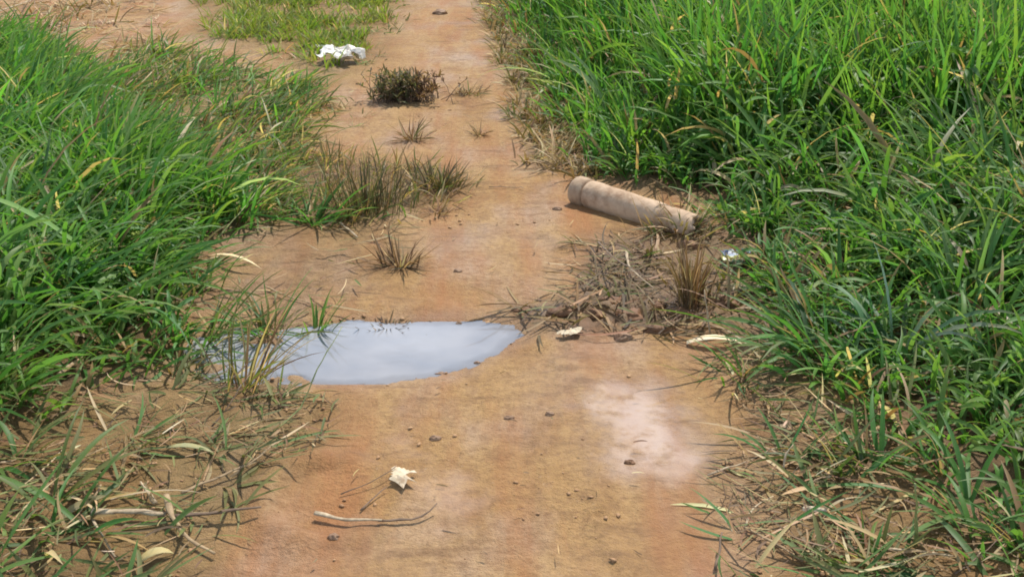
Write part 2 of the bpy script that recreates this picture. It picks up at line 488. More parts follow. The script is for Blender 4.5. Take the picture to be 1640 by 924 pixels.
def blades(x, y, L, W, phi, tilt, bend, turn, tint, z0=None, clear=.003, fold=.28, roll=None, tipdry=0.0, follow=True, lift=None):
    """arched folded strips; every argument is one value per blade"""
    n = len(x)
    t = np.linspace(0, 1, SEG)
    th = tilt[:, None] + bend[:, None] * t[None, :] ** 1.25
    ph = phi[:, None] + turn[:, None] * t[None, :]
    ds = (L / (SEG - 1))[:, None]
    dx, dy, dz = np.sin(th) * np.cos(ph), np.sin(th) * np.sin(ph), np.cos(th)

    def acc(d):
        s = np.cumsum((d[:, 1:] + d[:, :-1]) * .5 * ds, 1)
        return np.concatenate([np.zeros((n, 1)), s], 1)
    cx, cy, cz = x[:, None] + acc(dx), y[:, None] + acc(dy), acc(dz)
    if z0 is None:
        z0 = ground_z(x, y)
    cz = cz + z0[:, None] - (.004 if lift is None else -lift[:, None])
    gzv = ground_z(cx.ravel(), cy.ravel()).reshape(cx.shape)
    cz[:, 1:] = np.maximum(cz[:, 1:], gzv[:, 1:] + clear)
    prof = np.array([.62, .9, 1.0, .95, .8, .5, .05])
    hw = .5 * W[:, None] * prof[None, :]
    if roll is None:
        roll = rng.normal(0, .5, n)
    rl = roll[:, None] * (0.4 + t[None, :])
    sx, sy = -np.sin(ph), np.cos(ph)
    # leaf normal direction (upper side)
    nxv, nyv, nzv = -np.cos(th) * np.cos(ph), -np.cos(th) * np.sin(ph), np.sin(th)
    ax = sx * np.cos(rl) + nxv * np.sin(rl)
    ay = sy * np.cos(rl) + nyv * np.sin(rl)
    az = nzv * np.sin(rl)
    bx, by, bz = nxv * np.cos(rl) - sx * np.sin(rl), nyv * np.cos(rl) - sy * np.sin(rl), nzv * np.cos(rl)
    V = np.empty((n, SEG, 3, 3))
    for k, s in enumerate((-1, 0, 1)):
        up = fold * hw * (1 if s else 0)
        V[:, :, k, 0] = cx + ax * hw * s + bx * up
        V[:, :, k, 1] = cy + ay * hw * s + by * up
        V[:, :, k, 2] = cz + az * hw * s + bz * up
    base = (np.arange(n) * SEG * 3)[:, None, None]
    r = (np.arange(SEG - 1) * 3)[None, :, None]
    c = np.arange(2)[None, None, :]
    i0 = (base + r + c).ravel()
    Fq = np.stack([i0, i0 + 1, i0 + 4, i0 + 3], 1)
    T = np.repeat(np.repeat(tint[:, None, None, :], SEG, 1), 3, 2)
    if tipdry > 0:
        k = (np.clip((t - .65) / .35, 0, 1) * tipdry)[None, :, None, None] * rng.uniform(0, 1, (n, 1, 1, 1))
        T = T * (1 - k) + np.array([.36, .27, .11]) * k
    return V.reshape(-1, 3), Fq, T.reshape(-1, 3)


def sample(poly, dens, keep=None, edge=None):
    lo, hi = poly.min(0), poly.max(0)
    n = int(dens * (hi[0] - lo[0]) * (hi[1] - lo[1]))
    p = rng.uniform(lo, hi, (n, 2))
    # thin out what lies far outside the view
    vis = (np.abs(p[:, 0]) < .5 * p[:, 1] * 1.15 + .9) & (p[:, 1] > 1.3)
    p = p[vis]
    d = sdist(p[:, 0], p[:, 1], poly)
    ok = d < 0
    if edge:
        ok = d < edge * (.3 + fbm(p[:, 0] * 2.4, p[:, 1] * 2.4, 2))
    p, d = p[ok], d[ok]
    if keep is not None:
        k = keep(p[:, 0], p[:, 1])
        m = rng.uniform(0, 1, len(p)) < k
        p, d = p[m], d[m]
    return p, -d


def palette(n, cols, weights=None, jitter=.18):
    cols = np.array(cols)
    i = rng.choice(len(cols), n, p=weights)
    c = cols[i] * (1 + rng.normal(0, jitter, (n, 1))) * (1 + rng.normal(0, .07, (n, 3)))
    return np.clip(c, .01, .9)


GREENS = [(.072, .20, .030), (.10, .245, .038), (.05, .15, .028), (.145, .265, .045), (.075, .20, .055)]
BLUEGREENS = [(.06, .165, .032), (.075, .19, .048), (.042, .125, .028), (.13, .22, .08), (.09, .20, .03), (.125, .21, .045)]
OLIVES = [(.13, .14, .045), (.10, .12, .04), (.16, .15, .06), (.08, .12, .035)]
TANS = [(.42, .31, .17), (.34, .24, .12), (.5, .4, .25), (.26, .17, .085)]
BROWNS = [(.17, .10, .05), (.24, .15, .075), (.12, .075, .04), (.32, .22, .12)]

MATTED = BROWNS + [(.10, .06, .03), (.13, .09, .04), (.12, .12, .04)]
acc_parts = {}


def add(key, vft):
    acc_parts.setdefault(key, []).append(vft)


def merge(lst):
    V, Fs, T, off = [], [], [], 0
    for v, f, t in lst:
        V.append(v)
        Fs.append(f + off)
        T.append(t)
        off += len(v)
    return np.concatenate(V), np.concatenate(Fs), np.concatenate(T)


def tussocks(p, nb, L, W, tilt, bend, spread, pal, lean=None, lean_amt=0.0, dry=.06, scale=None, tipdry=.3, dryp=TANS, tj=.15, h0=None):
    """clumps of blades rooted around the points p"""
    k = rng.integers(nb[0], nb[1] + 1, len(p))
    idx = np.repeat(np.arange(len(p)), k)
    n = len(idx)
    sc = np.ones(len(p)) if scale is None else scale
    ang = rng.uniform(0, 2 * np.pi, n)
    rr = np.abs(rng.normal(0, spread, n))
    x, y = p[idx, 0] + rr * np.cos(ang), p[idx, 1] + rr * np.sin(ang)
    phi = ang + rng.normal(0, .5, n)
    if lean is not None:
        vx = np.cos(phi) + lean_amt * math.cos(lean)
        vy = np.sin(phi) + lean_amt * math.sin(lean)
        phi = np.arctan2(vy, vx)
    clump = rng.normal(0, tj, len(p))[idx]
    Lb = rng.uniform(*L, n) * sc[idx] * (1 + clump)
    Wb = rng.uniform(*W, n) * (.6 + .4 * sc[idx]) * 1.3
    pc = palette(len(p), pal)[idx]
    tint = pc * .6 + palette(n, pal) * .4
    dm = rng.uniform(0, 1, n) < dry
    tint[dm] = palette(n, dryp)[dm]
    return blades(x, y, Lb, Wb, phi, rng.uniform(*tilt, n), rng.uniform(*bend, n), rng.normal(0, .35, n), tint, tipdry=tipdry,
                  z0=None if h0 is None else ground_z(x, y) + rng.uniform(*h0, n) * sc[idx])


# tall grass to the right of the path: ragged short rim, tall inside, clumpy
def keep_r(x, y):
    return np.clip(.75 + 1.1 * fbm(x * 1.6, y * 1.3, 2), .12, 1)


p, d = sample(P_RIGHT, 62, keep_r, edge=.10)
sc = .30 + .70 * smooth(.0, .65, d) * smooth(2.2, 4.5, p[:, 1]) + .18 * smooth(5, 8, p[:, 1]) * smooth(.1, .5, d)
sc *= 1 + .25 * fbm(p[:, 0] * 1.1 + 3, p[:, 1] * 1.1, 2)
back = p[:, 1] > 5.2
add('tall_grass', tussocks(p[~back], (9, 16), (.26, .62), (.009, .017), (.05, .7), (.4, 1.7), .05, BLUEGREENS, R(200), .35, .07, sc[~back]))
add('tall_grass', tussocks(p[~back], (9, 16), (.14, .34), (.009, .018), (.3, 1.3), (.4, 1.6), .07, BLUEGREENS + GREENS, None, 0, .06, sc[~back], h0=(.02, .26)))
add('tall_grass', tussocks(p[back], (11, 17), (.42, .84), (.010, .018), (.02, .36), (.1, 1.1), .055, GREENS, R(200), .3, .04, sc[back]))
add('tall_grass', tussocks(p[back], (10, 16), (.16, .38), (.010, .019), (.2, 1.3), (.4, 1.6), .08, GREENS, None, 0, .04, sc[back], h0=(.05, .42)))
# under-storey of short leaves and dead straw that closes the gaps
p, d = sample(P_RIGHT, 70, keep_r, edge=.14)
add('tall_grass', tussocks(p, (7, 12), (.10, .26), (.006, .013), (.4, 1.2), (.3, 1.2), .06, BLUEGREENS, None, 0, .22, np.ones(len(p)), dryp=TANS + BROWNS))

# lush grass to the left, combed over towards the path
p, d = sample(P_LEFT, 75, lambda x, y: np.clip(.8 + fbm(x * 1.7 + 8, y * 1.5, 2), .15, 1), edge=.06)
sc = (.5 + .5 * smooth(0, .4, d)) * (1 + .2 * fbm(p[:, 0] * 1.3, p[:, 1] * 1.3, 2))
front = p[:, 1] < 4.2
add('meadow_grass', tussocks(p[front], (9, 16), (.24, .52), (.008, .017), (.1, .8), (.6, 1.8), .045, BLUEGREENS + GREENS, R(20), .5, .06, sc[front]))
add('meadow_grass', tussocks(p, (7, 13), (.14, .30), (.007, .014), (.3, 1.3), (.4, 1.6), .07, BLUEGREENS + GREENS, R(15), .4, .05, sc, h0=(.02, .22)))
add('meadow_grass', tussocks(p[~front], (10, 16), (.28, .52), (.008, .016), (.1, .6), (.4, 1.4), .045, GREENS, R(10), .8, .03, sc[~front]))
p, d = sample(P_LEFT, 55, edge=.1)
add('meadow_grass', tussocks(p, (6, 10), (.08, .22), (.006, .012), (.4, 1.2), (.3, 1.2), .06, BLUEGREENS, R(0), .3, .2, dryp=TANS + BROWNS))
PALE_HIGHLIGHTS = [(.24, .33, .16), (.30, .36, .20), (.20, .30, .12), (.36, .36, .2)]  # pale glaucous blades, highlights on the grass put into their colour
p, d = sample(P_LEFT, 7, lambda x, y: (y > 3.2) * 1.0)
add('meadow_grass', tussocks(p, (2, 4), (.3, .6), (.012, .02), (.4, 1.0), (.5, 1.6), .05, PALE_HIGHLIGHTS, R(15), .6, .1))
p, d = sample(P_RIGHT, 5, lambda x, y: (y > 3.3) * 1.0, edge=.05)
add('tall_grass', tussocks(p, (2, 5), (.3, .65), (.012, .021), (.3, 1.0), (.6, 1.7), .05, PALE_HIGHLIGHTS, R(190), .3, .12))
P_SPILL = GP([(1240, 520), (1290, 590), (1400, 640), (1480, 730), (1570, 815), (1650, 890), (1560, 900), (1450, 790), (1350, 700), (1260, 650), (1200, 600)])
p, d = sample(P_SPILL, 110, lambda x, y: np.clip(.6 + 1.4 * fbm(x * 3 + 7, y * 3, 2), .03, 1))
add('tall_grass', tussocks(p, (5, 10), (.08, .24), (.006, .012), (.4, 1.3), (.3, 1.2), .05, BLUEGREENS, R(190), .5, .15))
P_SPILL2 = GP([(255, 605), (295, 540), (300, 470), (340, 410), (420, 400), (400, 470), (370, 530), (330, 600), (280, 650), (180, 690), (100, 690), (150, 640)])
p, d = sample(P_SPILL2, 60, lambda x, y: np.clip(.4 + 1.4 * fbm(x * 3 + 1, y * 3, 2), .03, 1))
add('meadow_grass', tussocks(p, (5, 10), (.07, .22), (.005, .011), (.4, 1.3), (.3, 1.2), .05, BLUEGREENS + OLIVES, R(0), .6, .15))
# thinner olive grass between the left meadow and the path
p, d = sample(P_MID, 150, lambda x, y: np.clip(.72 + 1.6 * fbm(x * 2 + 1, y * 1.5, 3), .02, 1), edge=.05)
add('meadow_grass', tussocks(p, (6, 12), (.08, .26), (.005, .010), (.4, 1.2), (.4, 1.2), .06, OLIVES + GREENS, R(15), .9, .2))
p, d = sample(P_CLUMP, 170, lambda x, y: np.clip(.5 + 1.3 * fbm(x * 3 + 4, y * 2, 2), .05, 1), edge=.06)
add('meadow_grass', tussocks(p, (8, 14), (.04, .16), (.0025, .006), (.1, 1.0), (.2, 1.2), .05, OLIVES + BROWNS[:3] + BLUEGREENS[:1], R(10), .4, .25))
# short turf at the far left of the path
p, d = sample(P_TURF, 300, lambda x, y: np.clip(.38 + 1.9 * fbm(x * 2.3 + 2, y * 1.5, 3), .02, 1) * smooth(0, .5, -sdist(x, y, P_TURF)) ** .7, edge=.1)
add('short_turf', tussocks(p, (9, 15), (.06, .15), (.005, .009), (.2, .9), (.2, 1.0), .04, [(.14, .22, .03), (.17, .21, .04), (.18, .19, .055), (.12, .2, .03)], None, 0, .07))
# trampled growth at the lower left
p, d = sample(P_LOWLEFT_GREEN, 80, lambda x, y: np.clip(.55 + 1.2 * fbm(x * 3, y * 3, 2), .05, 1), edge=.06)
add('meadow_grass', tussocks(p, (6, 12), (.10, .26), (.006, .013), (.5, 1.3), (.3, 1.0), .05, BLUEGREENS + OLIVES, R(15), .5, .25))
p, d = sample(P_LOWLEFT, 100, lambda x, y: np.clip(.4 + 1.4 * fbm(x * 3 + 3, y * 3, 2), .0, 1))
add('dry_grass', tussocks(p, (4, 8), (.06, .18), (.004, .009), (.8, 1.45), (.1, .5), .05, OLIVES + OLIVES + BLUEGREENS[:1], R(25), .8, .2))
# low dry weeds along the right rim of the path
p, d = sample(P_FRINGE, 230, lambda x, y: np.clip(.7 + 1.2 * fbm(x * 3, y * 2, 2), .1, 1), edge=.05)
add('dry_grass', tussocks(p, (6, 12), (.05, .15), (.004, .009), (.3, 1.2), (.2, 1.0), .04, OLIVES + BROWNS + TANS[:1], None, 0, .35))
p, d = sample(P_LOGSIDE, 80, lambda x, y: np.clip(.35 + 1.3 * fbm(x * 3 + 6, y * 3, 2), .0, 1))
add('dry_grass', tussocks(p, (4, 9), (.06, .18), (.004, .010), (.5, 1.4), (.1, .8), .05, OLIVES + MATTED, None, 0, .12))
p, d = sample(P_LOWRIGHT, 95, lambda x, y: np.clip(.32 + 1.3 * fbm(x * 2.6 + 2, y * 2.6, 2) + .5 * smooth(.4, 1.0, x), .0, 1))
add('dry_grass', tussocks(p, (4, 9), (.06, .2), (.004, .010), (.6, 1.45), (.1, .8), .05, OLIVES + BLUEGREENS[:3], R(190), .3, .3))
p, d = sample(P_UPLEFT, 60, lambda x, y: np.clip(.3 + 1.3 * fbm(x * 1.6, y * 1.2, 2), .0, 1))
add('dry_grass', tussocks(p, (5, 10), (.08, .25), (.005, .011), (.5, 1.4), (.1, .8), .06, BROWNS + OLIVES + TANS, None, 0, .4))


P_RIM = GP([(300, 60), (560, 60), (650, -20), (670, 10), (600, 110), (590, 200), (560, 260), (480, 260), (440, 160), (330, 120)])
p, d = sample(P_RIM, 100, lambda x, y: np.clip(.2 + 1.4 * fbm(x * 3 + 2, y * 2, 2), .0, 1))
add('dry_grass', tussocks(p, (3, 8), (.03, .11), (.003, .007), (.5, 1.4), (.1, .8), .04, OLIVES + OLIVES + GREENS[:2] + BROWNS[:2], None, 0, .15))
p, d = sample(P_TANGLE, 90, lambda x, y: np.clip(.3 + 1.4 * fbm(x * 4 + 5, y * 4, 2), .0, 1))
add('dry_grass', tussocks(p, (3, 7), (.05, .18), (.004, .009), (.7, 1.45), (.1, .6), .05, MATTED + MATTED + OLIVES[1:2], None, 0, .05))


# loose straw lying flat
def straw(poly, dens, keep, L, W, cols, dirmean=None, dirsd=9, weights=None):
    p, d = sample(poly, dens, keep)
    n = len(p)
    phi = rng.uniform(0, 2 * np.pi, n) if dirmean is None else rng.normal(dirmean, dirsd, n) + np.pi * rng.integers(0, 2, n)
    return blades(p[:, 0], p[:, 1], rng.uniform(*L, n) * rng.uniform(.5, 1, n), rng.uniform(*W, n), phi, rng.normal(R(88), .10, n), rng.normal(0, .12, n),
                  rng.normal(0, .5, n), palette(n, cols, weights), lift=rng.uniform(.003, .03, n) ** 1.0, clear=.004)


kf = lambda a, s, o=0: (lambda x, y: np.clip(a + 1.3 * fbm(x * s + o, y * s, 2), .02, 1))
add('straw_litter', straw(P_LOWLEFT, 1500, kf(.5, 4, 5), (.03, .13), (.002, .005), MATTED + OLIVES))
add('straw_litter', straw(P_LOWRIGHT, 1700, kf(.5, 4, 1), (.03, .13), (.002, .005), MATTED + TANS[3:]))
add('straw_litter', straw(P_CLUMP, 900, kf(.5, 4, 2), (.03, .12), (.002, .005), MATTED))
add('straw_litter', straw(P_LOWLEFT, 420, kf(.6, 3), (.05, .24), (.003, .008), TANS + OLIVES + BROWNS, R(25), .7))
add('straw_litter', straw(P_LOWRIGHT, 650, kf(.45, 2.5, 2), (.05, .22), (.003, .008), TANS + BROWNS + OLIVES))
add('straw_litter', straw(P_LOGSIDE, 700, kf(.4, 3, 6), (.05, .22), (.003, .008), TANS[1:2] + MATTED + MATTED))
add('straw_litter', straw(P_TANGLE, 900, kf(.5, 4, 3), (.05, .22), (.004, .010), MATTED + [(.07, .04, .02)]))
add('straw_litter', straw(P_MIDLITTER, 380, kf(.35, 3, 9), (.05, .2), (.003, .008), TANS + BROWNS + OLIVES))
add('straw_litter', straw(P_FRINGE, 500, kf(.5, 3, 1), (.05, .16), (.004, .009), TANS + BROWNS))
add('straw_litter', straw(P_UPLEFT, 260, kf(.5, 1.5), (.08, .3), (.005, .012), TANS + BROWNS))
add('straw_litter', straw(P_MID, 90, kf(.5, 1.5), (.06, .25), (.004, .010), TANS + OLIVES))
P_PATH = GP([(560, 120), (800, 120), (860, 300), (960, 400), (900, 480), (520, 480), (560, 380), (500, 200)])
add('straw_litter', straw(P_PATH, 14, None, (.02, .09), (.003, .006), BROWNS + TANS[:1]))
P_PATHLOW = GP([(560, 640), (900, 570), (1120, 600), (1160, 760), (1140, 930), (300, 930), (470, 760)])
add('straw_litter', straw(P_PATHLOW, 26, None, (.012, .05), (.002, .005), BROWNS + TANS[:1]))

LBL = {
    'tall_grass': ('tall dense green grass filling the right side beside the path', M_LEAF),
    'meadow_grass': ('lush green grass leaning over the left side of the path', M_LEAF),
    'short_turf': ('short bright green turf at the far left edge of the path', M_LEAF),
    'dry_grass': ('low dry olive and brown weeds fringing the dirt path', M_DRY),
    'straw_litter': ('loose tan straw and dead blades scattered over the mud', M_DRY),
}
for key, lst in acc_parts.items():
    V, Fq, T = merge(lst)
    o = mesh_obj(key, V, Fq, LBL[key][1], tint=T)
    tag(o, LBL[key][0], 'grass' if 'litter' not in key else 'straw', kind='stuff')
    print(key, len(Fq))


# ------------------------------------------------------------------ single plants
def plant(name, label, cat, px, py, n, L, W, tilt, bend, spread, pal, lean=None, lean_amt=0, dry=.1, group=None, mat=None, xs=1.0, wts=None, tipdry=.3):
    x0, y0 = G(px, py)
    z0 = gz(x0, y0)
    ang = rng.uniform(0, 2 * np.pi, n)
    rr = np.abs(rng.normal(0, spread, n))
    x, y = x0 + rr * np.cos(ang) * xs, y0 + rr * np.sin(ang) * .7
    phi = ang + rng.normal(0, .4, n)
    if lean is not None:
        phi = np.arctan2(np.sin(phi) + lean_amt * math.sin(lean), np.cos(phi) + lean_amt * math.cos(lean))
    tint = palette(n, pal, wts)
    dm = rng.uniform(0, 1, n) < dry
    tint[dm] = palette(n, TANS)[dm]
    V, Fq, T = blades(x, y, rng.uniform(*L, n), rng.uniform(*W, n), phi, rng.uniform(*tilt, n), rng.uniform(*bend, n), rng.normal(0, .3, n), tint, tipdry=tipdry)
    o = mesh_obj(name, V, Fq, mat or M_LEAF, (x0, y0, z0), tint=T)
    return tag(o, label, cat, group)


def tube(pts, r0, r1, sides=8, wob=.16, flat=1.0):
    """tapered round stem through 3D points, resampled and slightly crooked"""
    P = np.array(pts, float)
    seg = np.r_[0, np.cumsum(np.linalg.norm(np.diff(P, axis=0), axis=1))]
    m = max(6, int(seg[-1] / .03) + 2)
    s = np.linspace(0, seg[-1], m)
    C = np.stack([np.interp(s, seg, P[:, k]) for k in range(3)], 1)
    C[1:-1] = .25 * C[:-2] + .5 * C[1:-1] + .25 * C[2:]
    C[1:-1] += rng.normal(0, .0022, (m - 2, 3)) * .45
    T = np.gradient(C, axis=0)
    T /= np.linalg.norm(T, axis=1)[:, None]
    A = np.cross(T, [0, 0, 1.0]) + 1e-6
    A /= np.linalg.norm(A, axis=1)[:, None]
    B = np.cross(A, T)
    rad = np.linspace(r0, r1, m) * (1 + rng.normal(0, wob, m))
    a = np.linspace(0, 2 * np.pi, sides, endpoint=False)
    V = C[:, None] + rad[:, None, None] * (np.cos(a)[None, :, None] * A[:, None] + flat * np.sin(a)[None, :, None] * B[:, None])
    Fq = []
    for i in range(m - 1):
        for j in range(sides):
            k = (j + 1) % sides
            Fq.append((i * sides + j, i * sides + k, (i + 1) * sides + k, (i + 1) * sides + j))
    Fq.append(tuple(range(sides))[::-1])
    Fq.append(tuple((m - 1) * sides + j for j in range(sides)))
    return V.reshape(-1, 3), Fq


def stick(name, label, cat, pix, r0, r1, mat, group=None):
    """pix: (photo x, photo y, height above the ground) along the stem"""
    pts = []
    for px, py, h in pix:
        x, y = G(px, py, h)
        pts.append((x, y, gz(x, y) + h + r0 * .8))
    V, Fq = tube(pts, r0 * .68, r1 * .5, flat=.6)
    loc = tuple(pts[0])
    return tag(mesh_obj(name, V, Fq, mat, loc), label, cat, group)


def crumple(name, label, cat, px, py, sx, sy, h, mat, seed, rz=0, res=14, freq=9, thick=.0012, sag=.0, shape=None, jag=.15):
    r = np.random.default_rng(seed)
    x0, y0 = G(px, py)
    z0 = gz(x0, y0)
    u, v = np.meshgrid(np.linspace(-1, 1, res), np.linspace(-1, 1, res))
    u, v = u.ravel(), v.ravel()
    ox, oy = r.uniform(0, 50, 2)
    k = .78 + .35 * perlin(u * 1.6 + ox, v * 1.6 + oy)
    ridge = 1 - np.abs(perlin(u * freq * .25 + oy, v * freq * .25 + ox)) * 2.2
    z = h * np.clip(.25 + .55 * ridge + .5 * perlin(u * freq * .5 + ox, v * freq * .5), 0, 1.3) * (1 - sag * (u * u + v * v) * .5)
    X0 = u * sx * .5 * k + jag * sx * perlin(u * 3 + oy, v * 3)
    Y0 = v * sy * .5 * k + jag * sy * perlin(v * 3 + ox, u * 3)
    c, s = math.cos(rz), math.sin(rz)
    xx, yy = x0 + X0 * c - Y0 * s, y0 + X0 * s + Y0 * c
    zz = ground_z(xx, yy) + .004 + np.maximum(z, 0)
    Fq = []
    for j in range(res - 1):
        for i in range(res - 1):
            a = j * res + i
            if shape is not None and not all(shape(u[q], v[q]) for q in (a, a + 1, a + res, a + res + 1)):
                continue
            Fq.append((a, a + 1, a + res + 1, a + res))
    o = mesh_obj(name, np.stack([xx, yy, zz], 1), Fq, mat, (x0, y0, z0), smooth_on=False)
    md = o.modifiers.new('thickness', 'SOLIDIFY')
    md.thickness = thick
    return tag(o, label, cat)


def lump(name, label, cat, px, py, rx, ry, rzz, mat, seed, group=None, sink=.5):
    import bmesh
    x0, y0 = G(px, py)
    z0 = gz(x0, y0)
    bm = bmesh.new()
    bmesh.ops.create_icosphere(bm, subdivisions=4, radius=1)
    o = np.random.default_rng(seed).uniform(0, 60, 3)
    V = np.array([v.co[:] for v in bm.verts])
    n = 1 + .45 * perlin(V[:, 0] * 1.5 + o[0], V[:, 1] * 1.5 + V[:, 2] * 1.1 + o[1]) + .22 * perlin(V[:, 0] * 3.7 + o[1], V[:, 2] * 3.7 + V[:, 1] * 2.9 + o[2])
    n = n - .28 * np.abs(perlin(V[:, 0] * 2.6 + o[2], V[:, 1] * 2.6 + V[:, 2] * 2 + o[0])) + .10 * perlin(V[:, 0] * 8 + o[1], V[:, 1] * 8 + V[:, 2] * 7 + o[0]) + .05 * perlin(V[:, 0] * 19 + o[1], V[:, 1] * 19 + V[:, 2] * 15 + o[0])
    V = V * n[:, None] * np.array([rx, ry, rzz]) + np.array([x0, y0, z0 + rzz * (1 - 2 * sink) * .8])
    Fq = [tuple(v.index for v in f.verts) for f in bm.faces]
    bm.free()
    return tag(mesh_obj(name, V, Fq, mat, (x0, y0, z0)), label, cat, group)


# --- low weeds on the path
def weed(px, py):
    x0, y0 = G(px, py)
    root = empty('low_weed', (x0, y0, gz(x0, y0)))
    tag(root, 'bushy grey-green low weed growing in the middle of the path by the white bag', 'weed', 'weeds on the path')
    sv, lv = [], []
    n = 210
    for i in range(n):
        a = rng.uniform(0, 2 * np.pi)
        th = abs(rng.normal(.0, .95))
        th = min(th, 1.35)
        L = rng.uniform(.06, .175)
        bx, by = x0 + rng.normal(0, .085), y0 + rng.normal(0, .05)
        bz = gz(bx, by)
        tip = (bx + L * math.sin(th) * math.cos(a) * 1.1, by + L * math.sin(th) * math.sin(a) * .9, bz + L * math.cos(th) + .01)
        mid = ((bx + tip[0]) / 2 + rng.normal(0, .008), (by + tip[1]) / 2, (bz + tip[2]) / 2 + .015)
        v, f = tube([(bx, by, bz - .01), mid, tip], .0022, .001, 4)
        sv.append((v, np.array([q for q in f if len(q) == 4 and True][:-2]), np.zeros((len(v), 3))))
        for t in rng.uniform(.3, 1.0, 6):
            q = np.array(mid) * (1 - t) + np.array(tip) * t
            lv.append(q)
    V, Fq, T = merge(sv)
    mesh_obj('stems', V, Fq, M_TWIG_DARK, parent=root)
    q = np.array(lv)
    k = len(q)
    right = q[:, 0] > x0 + .07
    tint = palette(k, [(.13, .13, .06), (.10, .11, .055), (.17, .145, .08), (.14, .10, .06)])
    tint[right] = palette(k, [(.15, .085, .05), (.20, .13, .065), (.11, .06, .04)])[right]
    V, Fq, T = blades(q[:, 0], q[:, 1], rng.uniform(.02, .055, k), rng.uniform(.006, .012, k), rng.uniform(0, 6.28, k), rng.uniform(.2, 1.6, k), rng.uniform(0, .8, k),
                      np.zeros(k), tint, z0=q[:, 2])
    mesh_obj('leaves', V, Fq, M_LEAF, parent=root, tint=T)


weed(648, 163)
GW = 'weeds on the path'
plant('dry_weed', 'flat brown weed patch on the path just right of the bushy weed', 'weed', 750, 152, 110, (.04, .11), (.003, .007), (.5, 1.3), (.2, .9), .055, BROWNS + OLIVES[:1], group=GW, mat=M_DRY, xs=1.1)
plant('dry_weed', 'spiky brown weed on the path in front of the bushy weed', 'weed', 660, 226, 60, (.06, .15), (.004, .008), (.4, 1.25), (.1, .7), .03, BROWNS + TANS[3:] + OLIVES[2:3], group=GW, mat=M_DRY, xs=1.3)
plant('dry_weed', 'smallest dry weed tuft alone in the middle of the bare path', 'weed', 768, 219, 34, (.04, .10), (.003, .007), (.4, 1.25), (.1, .7), .02, BROWNS + TANS, group=GW, mat=M_DRY, xs=1.3)
plant('dry_weed', 'dark olive upright grass stalks standing at the left rim of the path', 'weed', 590, 345, 170, (.08, .28), (.003, .006), (.03, .42), (.0, .7), .075, [(.075, .075, .035), (.10, .085, .04), (.07, .05, .03), (.10, .105, .045)], group=GW, xs=1.5, mat=M_DRY)
plant('dry_weed', 'rounded olive-brown weed right of the upright stalks', 'weed', 706, 305, 190, (.05, .17), (.003, .007), (.1, .95), (.2, .9), .06, [(.10, .10, .035), (.12, .09, .04), (.09, .065, .035)], group=GW, xs=1.2, mat=M_DRY)
plant('dry_weed', 'small brown weed remnant below the rounded olive weed', 'weed', 700, 345, 40, (.04, .10), (.003, .007), (.5, 1.3), (.1, .6), .04, BROWNS, group=GW, mat=M_DRY)
plant('dry_weed', 'dark brown spiky tuft on bare mud above the puddle', 'weed', 640, 430, 80, (.05, .16), (.003, .0075), (.3, 1.3), (.0, .6), .03, [(.10, .06, .035), (.16, .09, .045), (.22, .14, .07)], group=GW, mat=M_DRY, xs=1.3)
plant('dry_tussock', 'upright brown dead grass tussock standing in mud below the log', 'dead grass', 1106, 492, 190, (.06, .28), (.0022, .006), (.0, .35), (.0, .9), .032, BROWNS + [(.13, .075, .04), (.2, .12, .06)], mat=M_DRY)
plant('dry_weed', 'dark waterlogged weed scraps at the far rim of the puddle', 'weed', 622, 518, 46, (.02, .07), (.003, .007), (.7, 1.5), (.1, .6), .03, [(.08, .05, .03), (.14, .085, .045), (.10, .08, .04)], group=GW, mat=M_DRY, xs=1.6)
plant('grass_sprig', 'bright green grass sprig at the far edge of the puddle', 'grass tuft', 508, 524, 20, (.06, .17), (.005, .009), (.2, .8), (.2, .9), .03, [(.10, .2, .04), (.14, .22, .05), (.08, .15, .035)], R(30), .7)
plant('grass_sprig', 'dark green sprawling grass sprig in the weedy left end of the puddle', 'grass tuft', 420, 530, 46, (.10, .26), (.004, .009), (.5, 1.2), (.2, .8), .05, OLIVES + BLUEGREENS, R(200), .5, .25)
plant('grass_sprig', 'thin grass sprig rooted in mud in the near left corner of the puddle', 'grass tuft', 395, 618, 40, (.12, .30), (.004, .008), (.3, .9), (.1, .6), .05, OLIVES + BROWNS, R(40), .8, .3)
plant('grass_sprig', 'broad dark green tussock drooping across the left rim below the upright stalks', 'grass tuft', 505, 362, 50, (.12, .28), (.006, .012), (.5, 1.2), (.3, .9), .05, BLUEGREENS, R(30), .7)
plant('grass_sprig', 'loose olive blades leaning from the left bank over the far left end of the puddle', 'grass tuft', 330, 545, 44, (.12, .34), (.004, .009), (.5, 1.2), (.2, .9), .06, OLIVES + BLUEGREENS[:2], R(-5), 1.0, .2)
plant('grass_tussock', 'broad bladed green tussock fanning left over the mud beside the pale leaf', 'grass tuft', 1300, 575, 40, (.18, .44), (.008, .016), (.5, 1.2), (.5, 1.5), .06, [(.06, .16, .04), (.085, .19, .05), (.045, .125, .03), (.13, .21, .07)], R(165), 1.1, .04)
plant('grass_tussock', 'grey-green tussock with pale broad drooping leaves inside the right grass', 'grass tuft', 1440, 590, 30, (.22, .46), (.010, .022), (.15, .9), (1.0, 2.2), .05, [(.16, .24, .15), (.11, .2, .12), (.08, .16, .08)], R(60), .4, .05)
plant('grass_tussock', 'trailing green sprig creeping down beside the wet mud from the pale leaf', 'grass tuft', 1190, 610, 26, (.08, .2), (.005, .010), (.5, 1.3), (.3, .9), .05, OLIVES + BLUEGREENS, R(250), .6, .25)
plant('grass_tussock', 'small green sprig at the bottom edge among the crossed sticks', 'grass tuft', 1395, 905, 40, (.05, .14), (.005, .010), (.5, 1.3), (.2, .9), .06, BLUEGREENS + OLIVES, None, 0, .2)
